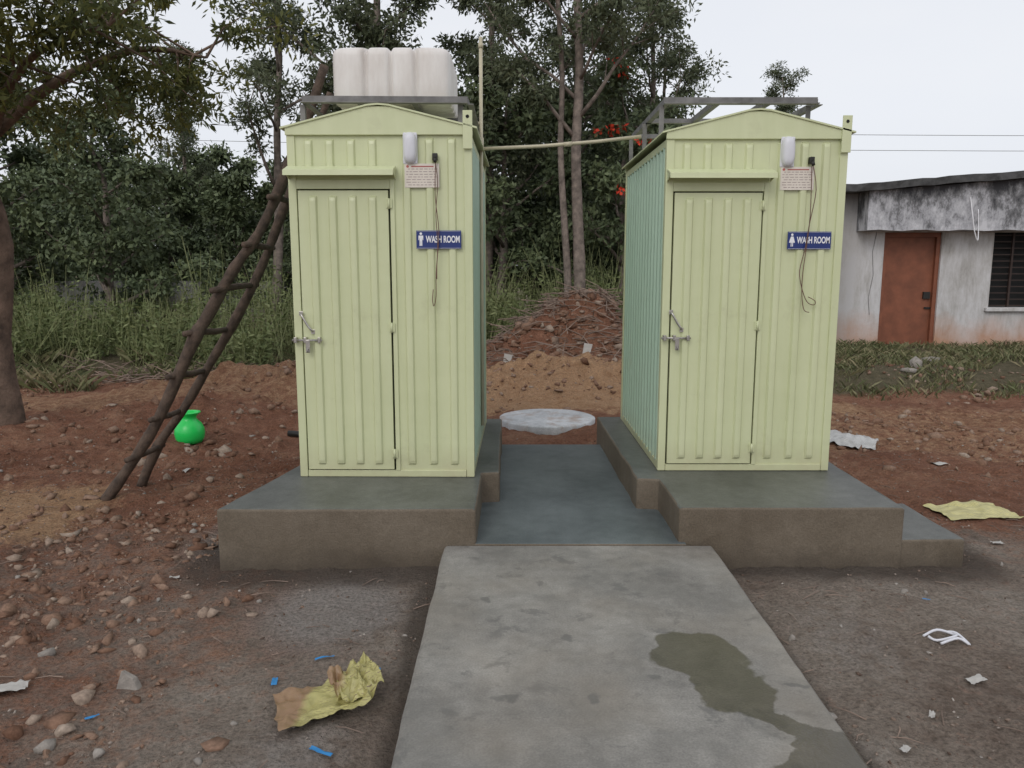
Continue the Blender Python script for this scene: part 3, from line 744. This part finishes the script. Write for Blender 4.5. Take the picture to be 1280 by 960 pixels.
TE=gen_tree('te',53,6.6,.12,.6,2.9,15,6,.62,66,.21,.11,M_leafd,up=.6)
place('slender_tree',TA,(1.20,14.3,.1),.4)
place('tall_tree',TB,(-2.7,16.5,0),1.0)
place('tall_tree',TC,(-5.0,16.2,0),.2,.95)
place('tall_tree',TB,(-.5,17.4,0),3.6,.92)
place('tall_tree',TA,(3.0,17.6,0),2.6,.86)
place('tall_tree',TB,(1.7,20.5,0),5.2,.95)
place('tall_tree',TC,(-7.9,19.5,0),4.4,.66)
place('broadleaf_tree',TD,(-7.6,14.6,0),0,.78)
place('broadleaf_tree',TD,(-10.2,15.5,0),2,.92)
place('broadleaf_tree',TD,(-.2,17.2,0),1.2,.95)
place('broadleaf_tree',TD,(-3.9,18.0,0),4.0,.80)
ft=place('flame_tree',TD,(2.3,16.0,0),3.1,.86)
Cc=TD[2]; sel=Cc[(Cc[:,2]>3.6)&(Cc[:,1]>.25)]; rg=np.random.default_rng(5); q=min(13,len(sel)); sel=sel[rg.choice(len(sel),q,False)]+rg.normal(0,.12,(q,3)); sel[:,1]+=.45
LV,LQ,rn=leaves(sel,np.full(len(sel),.13),11,.12,.07,rg); o=bpy.data.objects.new('blossoms',quadmesh('blossoms',LV,LQ,M_flow,rn)); link(o,ft)
dt=empty('distant_trees'); rd=random.Random(9)
for i in range(22):
    y=rd.uniform(22,32); x=(-.80+1.06*(i+rd.random())/22)*y
    place('tree_%d'%i,TE,(x,y,-.3),rd.random()*6,rd.uniform(.62,.92)*(y/27)**.6,dt)
for i in range(12):
    y=rd.uniform(17.2,20); x=(-.80+1.06*(i+rd.random())/12)*y
    place('tree_low_%d'%i,rd.choice((TD,TE)),(x,y,-.3),rd.random()*6,rd.uniform(.40,.66),dt)
for i,(x,y,s_) in enumerate([(.6,21,.95),(3.2,21.5,.95),(-1.6,22,1.0),(1.9,24,1.1),(4.4,23,.9)]):
    place('tree_mid_%d'%i,TE,(x,y,-.3),i*1.3,s_,dt)
for i in range(5):
    place('tree_side_%d'%i,TE,(rd.uniform(12,34),rd.uniform(34,44),-.3),rd.random()*6,rd.uniform(.6,.8),dt)
place('tree_top_1',TC,(8.2,24.5,0),1,.76,dt)
place('tree_top_2',TE,(12.6,26,-.3),2,.62,dt)
near=gen_tree('near',71,8.0,.155,3.4,2.5,11,5,.38,105,.095,.028,M_leafn,M_bark2,flatz=.7,up=.6,extra_limbs=[
  [(0,0,2.5),(.5,-.4,3.1),(1.1,-.8,3.45),(1.9,-1.1,3.6)],
  [(0,0,2.8),(.7,.1,3.4),(1.6,.0,3.7),(2.3,-.1,3.6)],
  [(0,0,2.7),(.2,-.9,3.2),(.5,-1.8,3.4),(.9,-2.7,3.5)],
  [(0,0,3.0),(.6,-1.0,3.7),(1.2,-1.7,4.0),(2.0,-2.2,4.1)]])
place('overhanging_tree',near,(-5.19,7.75,0))

def weeds(name,pts,hs,nper,L,Wd,mat,seed):
    rg=np.random.default_rng(seed); k=len(pts); idx=np.repeat(np.arange(k),nper); m=len(idx)
    t=rg.random(m)**.8; h=hs[idx]
    lean=rg.normal(0,.22,(k,2))
    p=np.stack([pts[idx,0]+lean[idx,0]*t*h+rg.normal(0,.12,m)*(.4+h*.5),pts[idx,1]+lean[idx,1]*t*h+rg.normal(0,.12,m)*(.4+h*.5),pts[idx,2]+t*h],1)
    a=rg.normal(size=(m,3)); a[:,2]=np.abs(a[:,2])*.5+.1; a/=np.linalg.norm(a,axis=1)[:,None]
    bb=np.cross(a,rg.normal(size=(m,3))); bb/=np.linalg.norm(bb,axis=1)[:,None]
    l=L*rg.uniform(.5,1.4,m)[:,None]; w=Wd*rg.uniform(.6,1.3,m)[:,None]
    V=np.stack([p,p+a*l*.5+bb*w*.5,p+a*l,p+a*l*.5-bb*w*.5],1)
    ns=4; si=np.repeat(np.arange(k),ns); b0=pts[si]+np.concatenate([rg.normal(0,.05,(len(si),2)),np.zeros((len(si),1))],1)
    tp=b0+np.stack([lean[si,0]*hs[si]+rg.normal(0,.14,len(si)),lean[si,1]*hs[si]+rg.normal(0,.14,len(si)),hs[si]*rg.uniform(.8,1.35,len(si))],1)
    wv=np.array([.007,0,0]); S=np.stack([b0-wv,b0+wv,tp+wv*.3,tp-wv*.3],1)
    V=np.concatenate([V,S]).reshape(-1,3); Q=np.arange(len(V)).reshape(-1,4)
    cl=rg.random(k); rnd=np.concatenate([np.clip(.5*rg.random(m)+.5*cl[idx],0,1),np.full(len(si),1.0)])
    o=bpy.data.objects.new(name,quadmesh(name,V,Q,mat,rnd)); link(o); return o
rg=np.random.default_rng(77)
n=560
x=rg.uniform(-11,-2.0,n); y=rg.uniform(11.6,15.5,n)+.5*np.sin(x*1.7); 
pts=np.stack([x,y,gh(x,y)],1); hs=rg.uniform(.35,1.15,n)*(.5+.55*ss(11.4,13,y))*(1+1.8*fbm(x*.8,y*.8,71,3)); weeds('weed_thicket',pts,hs,60,.10,.036,M_weed,1)
n=360
x=rg.uniform(-1.4,5.0,n); y=rg.uniform(13.9,16.5,n); pts=np.stack([x,y,gh(x,y)],1); weeds('weed_thicket',pts,rg.uniform(.7,1.5,n)*(1+1.5*fbm(x*.8,y*.8,72,3)),60,.10,.04,M_weed,2)
def blades(name,n,xr,yr,hr,seed,mask=None,mat=M_grass):
    rg=np.random.default_rng(seed); x=rg.uniform(*xr,n);y=rg.uniform(*yr,n)
    if mask is not None: k=mask(x,y); x=x[k];y=y[k]
    n=len(x)
    p=np.stack([x,y,gh(x,y)-.01],1); h=rg.uniform(*hr,n)[:,None]
    a=np.stack([rg.normal(0,.45,n),rg.normal(0,.45,n),np.ones(n)],1); bb=np.stack([np.cos(x*99),np.sin(x*99),np.zeros(n)],1)*.008
    V=np.stack([p-bb,p+bb,p+a*h*.6+bb*.6,p+a*h*np.array([1.3,1.3,.9])],1).reshape(-1,3)
    o=bpy.data.objects.new(name,quadmesh(name,V,np.arange(n*4).reshape(-1,4),mat,rg.random(n))); link(o)
blades('grass',26000,(3.4,14),(9.3,13.6),(.03,.14),3,lambda x,y: (fbm(x*1.6,y*1.6,66,4)+.2*(y-11)/3>-.02)&(x>3.6))
blades('dry_grass',9000,(-9,-1.5),(10.2,12.6),(.06,.30),4,lambda x,y: fbm(x*1.0,y*1.0,67,3)+.15*(y-11.2)>0)

# ------------------------------------------------------------ rocks / clods
def icobase(sub):
    import bmesh
    bm=bmesh.new(); bmesh.ops.create_icosphere(bm,subdivisions=sub,radius=1)
    v=np.array([tuple(q.co) for q in bm.verts]); f=np.array([[w.index for w in q.verts] for q in bm.faces]); bm.free(); return v,f
ico1=icobase(1)
def rocks(name,x,y,s,mat,seed,base=ico1,sink=.45,jit_=.28,z=None):
    rg=np.random.default_rng(seed); bv,bf=base; n=len(x)
    sc=rg.uniform(.5,1.35,(n,1,3))*np.array([1,1,.75])*s[:,None,None]
    v=bv[None]*(1+rg.normal(0,jit_,(n,len(bv),1)))*sc
    th=rg.random(n)*6.28; c=np.cos(th)[:,None];q=np.sin(th)[:,None]
    v=np.stack([v[...,0]*c-v[...,1]*q,v[...,0]*q+v[...,1]*c,v[...,2]],2)
    zz=(gh(x,y) if z is None else z)+s*(.6-sink)
    v=v+np.stack([x,y,zz],1)[:,None,:]
    F=(bf[None]+(np.arange(n)*len(bv))[:,None,None]).reshape(-1,3)
    rn=np.repeat(rg.random(n),len(bf))
    o=bpy.data.objects.new(name,quadmesh(name,v.reshape(-1,3),F,mat,rn)); link(o)
def outside(x,y):
    return ~(((x>-.42)&(x<1.14)&(y<4.02))|((x>-1.66)&(x<2.18)&(y>3.95)&(y<6.65))|((x>2.1)&(x<2.55)&(y>4)&(y<4.78))|((x>-.14)&(x<.88)&(y>7.45)&(y<8.48)))
def scat(n,xr,yr,seed,dens=None):
    rg=np.random.default_rng(seed); x=rg.uniform(*xr,n);y=rg.uniform(*yr,n); k=outside(x,y)
    if dens is not None: k&=rg.random(n)<dens(x,y)
    return x[k],y[k],rg
x,y,rg=scat(20000,(-4.5,5),(1.7,6.5),1,lambda x,y:(.2+.8*(fbm(x*1.3,y*1.3,91,3)>.0))*(1-.2*ss(.5,1.5,x))); rocks('gravel',x,y,.0025+.0075*rg.random(len(x))**3,M_stone,1,jit_=.35)
x,y,rg=scat(6500,(-5,-.7),(2.0,5.0),2,lambda x,y:ss(-.8,-2.0,x)*(.15+.85*(fbm(x*1.5,y*1.5,95,3)>.03))); rocks('soil_clods',x,y,.006+.036*rg.random(len(x))**5,M_clod,2,jit_=.38,sink=.55)
x,y,rg=scat(8000,(-7,7),(5,12),3,lambda x,y:.12+.88*(fbm(x*.9,y*.9,97,3)>.03)); rocks('soil_clods',x,y,.008+.042*rg.random(len(x))**3.5,M_clod,3,jit_=.38)
x,y,rg=scat(220,(-5,5.5),(1.8,7.5),4); rocks('stones',x,y,.008+.018*rg.random(len(x))**3,M_stonew,4,ico1,.4,.3)
sx_=np.array([-1.42,-1.05,-1.25,-1.75,-2.0,1.5,2.1,5.6,5.3,6.2,3.9,-2.3,-1.62])
sy_=np.array([2.42,2.35,3.6,3.4,3.1,3.3,3.7,10.6,10.2,11.3,9.6,2.9,2.45]); ssz=np.array([.026,.016,.016,.022,.028,.014,.014,.14,.09,.11,.06,.04,.026])
rocks('pale_rocks',sx_,sy_,ssz,M_stonew,6,ico1,.30,.22)
V=[(-.05,-.01,-.01),(.045,-.015,-.01),(.05,.02,-.01),(-.045,.025,-.01),(-.025,.0,.075),(.022,-.005,.045),(.03,.02,.04),(-.02,.02,.07)]
mk('broken_stone',V,[(0,3,2,1),(4,5,6,7),(0,1,5,4),(1,2,6,5),(2,3,7,6),(3,0,4,7)],M_stonew,loc=(-1.52,2.83,float(gh(-1.52,2.83))),bevel=.004)
rg=np.random.default_rng(8); parts=[]
for i in range(650):
    x=.95+rg.normal(0,.85); y=12.2+rg.normal(0,.6); z=float(gh(x,y))+rg.uniform(0,.12); l=rg.uniform(.2,.8); th=rg.random()*6.28; e=rg.uniform(-.25,.45)
    d=Vector((math.cos(th),math.sin(th)*.7,e))*l; p=Vector((x,y,z)); parts.append(tube_g([p-d*.5,p+Vector((0,0,.04)),p+d*.5],[.008,.007,.004],4,False))
for i in range(300):
    x=-4.2+rg.normal(0,1.6); y=11.3+rg.normal(0,.45); z=float(gh(x,y))+rg.uniform(0,.10); l=rg.uniform(.2,.8); th=rg.random()*6.28
    d=Vector((math.cos(th),math.sin(th)*.7,rg.uniform(-.1,.5)))*l; p=Vector((x,y,z)); parts.append(tube_g([p-d*.5,p+Vector((0,0,.03)),p+d*.5],[.010,.008,.004],4,False))
V,F=join_mesh(parts); mk('dead_branches',V,F,M_twig)
x=.95+rg.normal(0,.9,700); y=11.9+rg.normal(0,.6,700); rocks('rubble',x,y,.02+.07*rg.random(700)**2.5,M_clod,9,jit_=.38)
parts=[]
for i in range(420):
    x=rg.uniform(-3.5,4);y=rg.uniform(1.9,6.5)
    if not bool(outside(np.array([x]),np.array([y]))[0]): continue
    th=rg.random()*6.28; l=rg.uniform(.03,.14); z=float(gh(x,y))+.006; d=Vector((math.cos(th),math.sin(th),rg.uniform(-.03,.1)))*l*.5; p=Vector((x,y,z)); parts.append(tube_g([p-d,p+Vector((rg.uniform(-.01,.01),rg.uniform(-.01,.01),.006)),p+d],[.0025,.0025,.0015],4,False))
V,F=join_mesh(parts); mk('fallen_twigs',V,F,M_twig)

def sheet(name,loc,w,h,rot,amp,mat,seed,curl=0,n=36,irr=.06,sc=5):
    u=np.linspace(-.5,.5,n); U,Vv=np.meshgrid(u,u)
    x=U*w*(1+irr*fbm(Vv*6+seed,U*0+seed*1.3,3,2)*4); y=Vv*h*(1+irr*4*fbm(U*6+seed,U*0+seed*2.3,4,2))
    rg_=1-2*np.abs(2*fbm(U*sc+seed*7,Vv*sc+seed*3,6,3))
    rg2=1-2*np.abs(2*fbm(U*sc*1.7+seed*3,Vv*sc*1.7+seed,8,2))
    z=amp*np.clip(.75*rg_+.35*rg2,0,1.2)+curl*np.maximum(0,U+.1)**2
    cr,sr=math.cos(rot),math.sin(rot)
    X=x*cr-y*sr;Y=x*sr+y*cr
    Z=z+gh(loc[0]+X,loc[1]+Y)+.008
    I=(np.arange(n-1)[:,None]*n+np.arange(n-1)[None,:]).ravel()
    me=quadmesh(name,np.stack([X.ravel(),Y.ravel(),Z.ravel()],1),np.stack([I,I+1,I+n+1,I+n],1),mat,None,smooth=n>20)
    o=bpy.data.objects.new(name,me); o.location=(loc[0],loc[1],0); link(o); return o
def bagmat(name,base,print_,band=None):
    m,nt,b=newmat(name)
    tc=N(nt,'ShaderNodeTexCoord'); mp=N(nt,'ShaderNodeMapping'); mp.inputs['Scale'].default_value=(28,55,0); nt.links.new(tc.outputs['Object'],mp.inputs[0])
    vo=N(nt,'ShaderNodeTexBrick'); vo.inputs['Scale'].default_value=.55; vo.inputs['Color1'].default_value=(1,1,1,1); vo.inputs['Color2'].default_value=(0,0,0,1); vo.inputs['Mortar'].default_value=(0,0,0,1); vo.inputs['Mortar Size'].default_value=.10; vo.inputs['Bias'].default_value=-.3
    nt.links.new(mp.outputs[0],vo.inputs['Vector'])
    pm=math_(nt,'MULTIPLY',vo.outputs['Color'],ramp(nt,noise(nt,5,2),[(.42,0),(.48,.85)]))
    c=ramp(nt,noise(nt,14,5),[(.3,tuple(q*.7 for q in base)),(.7,base)])
    c=mix(nt,pm,c,print_)
    if band:
        s=N(nt,'ShaderNodeSeparateXYZ'); nt.links.new(tc.outputs['Object'],s.inputs[0])
        c=mix(nt,ramp(nt,math_(nt,'ADD',math_(nt,'MULTIPLY',s.outputs[0],-4),math_(nt,'MULTIPLY',noise(nt,9,3),.3)),[(.3,0),(.42,.85)]),c,band)
    nt.links.new(c,b.inputs['Base Color']); b.inputs['Roughness'].default_value=.38
    bump(nt,b,noise(nt,22,5),.5,.01)
    return m
M_bag=bagmat('yellow_bag_print',(.46,.42,.16),(.12,.07,.045),(.24,.13,.08))
M_bag2=bagmat('yellow_sack_print',(.62,.56,.24),(.12,.10,.06))
M_news=bagmat('newsprint',(.55,.54,.52),(.14,.14,.14))
sheet('plastic_bag',(-.72,2.67),.32,.27,.40,.032,M_bag,3.7,curl=.15,irr=.05,n=70,sc=2.6)
sheet('plastic_bag',(-.60,2.74),.16,.22,.5,.085,M_bag,8.1,curl=.1,irr=.06,n=60,sc=2.4)
sheet('yellow_sack',(3.10,4.98),.50,.32,.10,.014,M_bag2,5,sc=3,n=50,irr=.03)
sheet('newspaper',(3.22,7.15),.46,.46,-.5,.03,M_news,7,sc=3,n=50,irr=.03)
M_scrap=simple('white_scrap',(.45,.43,.40),.7,0,.1); M_scrb=simple('blue_scrap',(.03,.22,.50),.5,0,.1)
sheet('paper_scrap',(-1.98,2.80),.14,.08,.4,.02,M_scrap,9,n=10)
for i,(x,y,w,h,r) in enumerate([(1.85,2.85,.08,.04,.4),(2.2,2.85,.06,.03,1),(2.9,4.4,.07,.04,0),(1.55,2.62,.035,.02,1),(3.6,6.3,.12,.06,0),(1.35,2.42,.04,.025,.7),(-2.6,6.0,.09,.05,1.0),(-.55,9.3,.12,.08,0),(.9,10.5,.14,.1,1),(-1.8,3.9,.05,.025,.2)]):
    sheet('paper_scrap',(x,y),w,h,r,.010,M_scrap,20+i,n=8,irr=.03)
for i,(x,y,w,h,r) in enumerate([(-.95,2.86,.022,.06,.2),(-.79,3.03,.08,.014,.1),(-.65,2.40,.09,.018,-.4),(-.57,2.92,.07,.015,.0),(-1.55,2.62,.05,.012,.8),(2.05,3.6,.05,.012,.3)]):
    sheet('blue_scrap',(x,y),w,h,r,.006,M_scrb,40+i,n=6,irr=.02)
se=empty('plastic_strap',(1.93,3.2,.012+float(gh(1.93,3.2))))
tube('loop_1',smoothpts([(-.09,.03,0),(-.02,.05,.02),(.04,.03,.01),(.03,-.01,.02),(-.05,-.01,0),(-.08,.01,.01)]),.006,M_white,se,6)
tube('loop_2',smoothpts([(-.05,-.04,0),(.03,-.03,.02),(.07,-.05,0),(.05,.02,.02),(.02,.05,.01)]),.006,M_white,se,6)
for x,y in ((-.15,11.0),(1.0,11.0)):
    mk('white_board',[(0,0,0),(.10,0,0),(.16,.02,.22),(.04,.02,.24),(0,.01,0),(.10,.01,0),(.16,.03,.22),(.04,.03,.24)],[(0,1,2,3),(7,6,5,4),(0,4,5,1),(1,5,6,2),(2,6,7,3),(3,7,4,0)],M_scrap,loc=(x,y,float(gh(x,y))-.03))
tube('metal_pipe_offcut',[(-2.2,7.4,float(gh(-2.2,7.4))+.025),(-1.9,7.38,float(gh(-1.9,7.38))+.025)],.03,M_black,None,12)

# ------------------------------------------------------------ light
w=bpy.data.worlds.new('World'); scene.world=w; w.use_nodes=True; nt=w.node_tree
bg=nt.nodes['Background']; sk=nt.nodes.new('ShaderNodeTexSky'); sk.sky_type='NISHITA'; sk.sun_disc=False
sk.sun_elevation=math.radians(38); sk.sun_rotation=math.radians(200); sk.dust_density=4; sk.air_density=1.0; sk.ozone_density=1.5
hs_=nt.nodes.new('ShaderNodeHueSaturation'); hs_.inputs['Saturation'].default_value=.35
nt.links.new(sk.outputs[0],hs_.inputs['Color'])
tc=N(nt,'ShaderNodeTexCoord'); mp=N(nt,'ShaderNodeMapping'); mp.inputs['Scale'].default_value=(1,1,2.5); nt.links.new(tc.outputs['Generated'],mp.inputs[0])
cl=ramp(nt,noise(nt,1.6,4,.55,mp.outputs[0]),[(.3,(6.9,7.2,7.9)),(.7,(7.6,7.75,8.1))])
cm=mix(nt,.76,hs_.outputs[0],cl)
nt.links.new(cm,bg.inputs[0]); bg.inputs[1].default_value=.127
sl=bpy.data.lights.new('sun','SUN'); sl.energy=.55; sl.angle=math.radians(25); sl.color=(1,.96,.9)
so=bpy.data.objects.new('sun',sl); COL.objects.link(so)
el=math.radians(38); rot=math.radians(200)
dirv=Vector((math.sin(rot)*math.cos(el),math.cos(rot)*math.cos(el),math.sin(el)))
so.rotation_euler=dirv.to_track_quat('Z','Y').to_euler()
scene.view_settings.view_transform='Standard'; scene.view_settings.look='None'; scene.view_settings.exposure=0
cam=bpy.data.cameras.new('camera'); cam.lens=27.03; cam.sensor_width=36; cam.clip_end=1500
co=bpy.data.objects.new('camera',cam); co.location=(0,0,1.65); co.rotation_euler=(math.radians(90-8.70),0,0); COL.objects.link(co); scene.camera=co
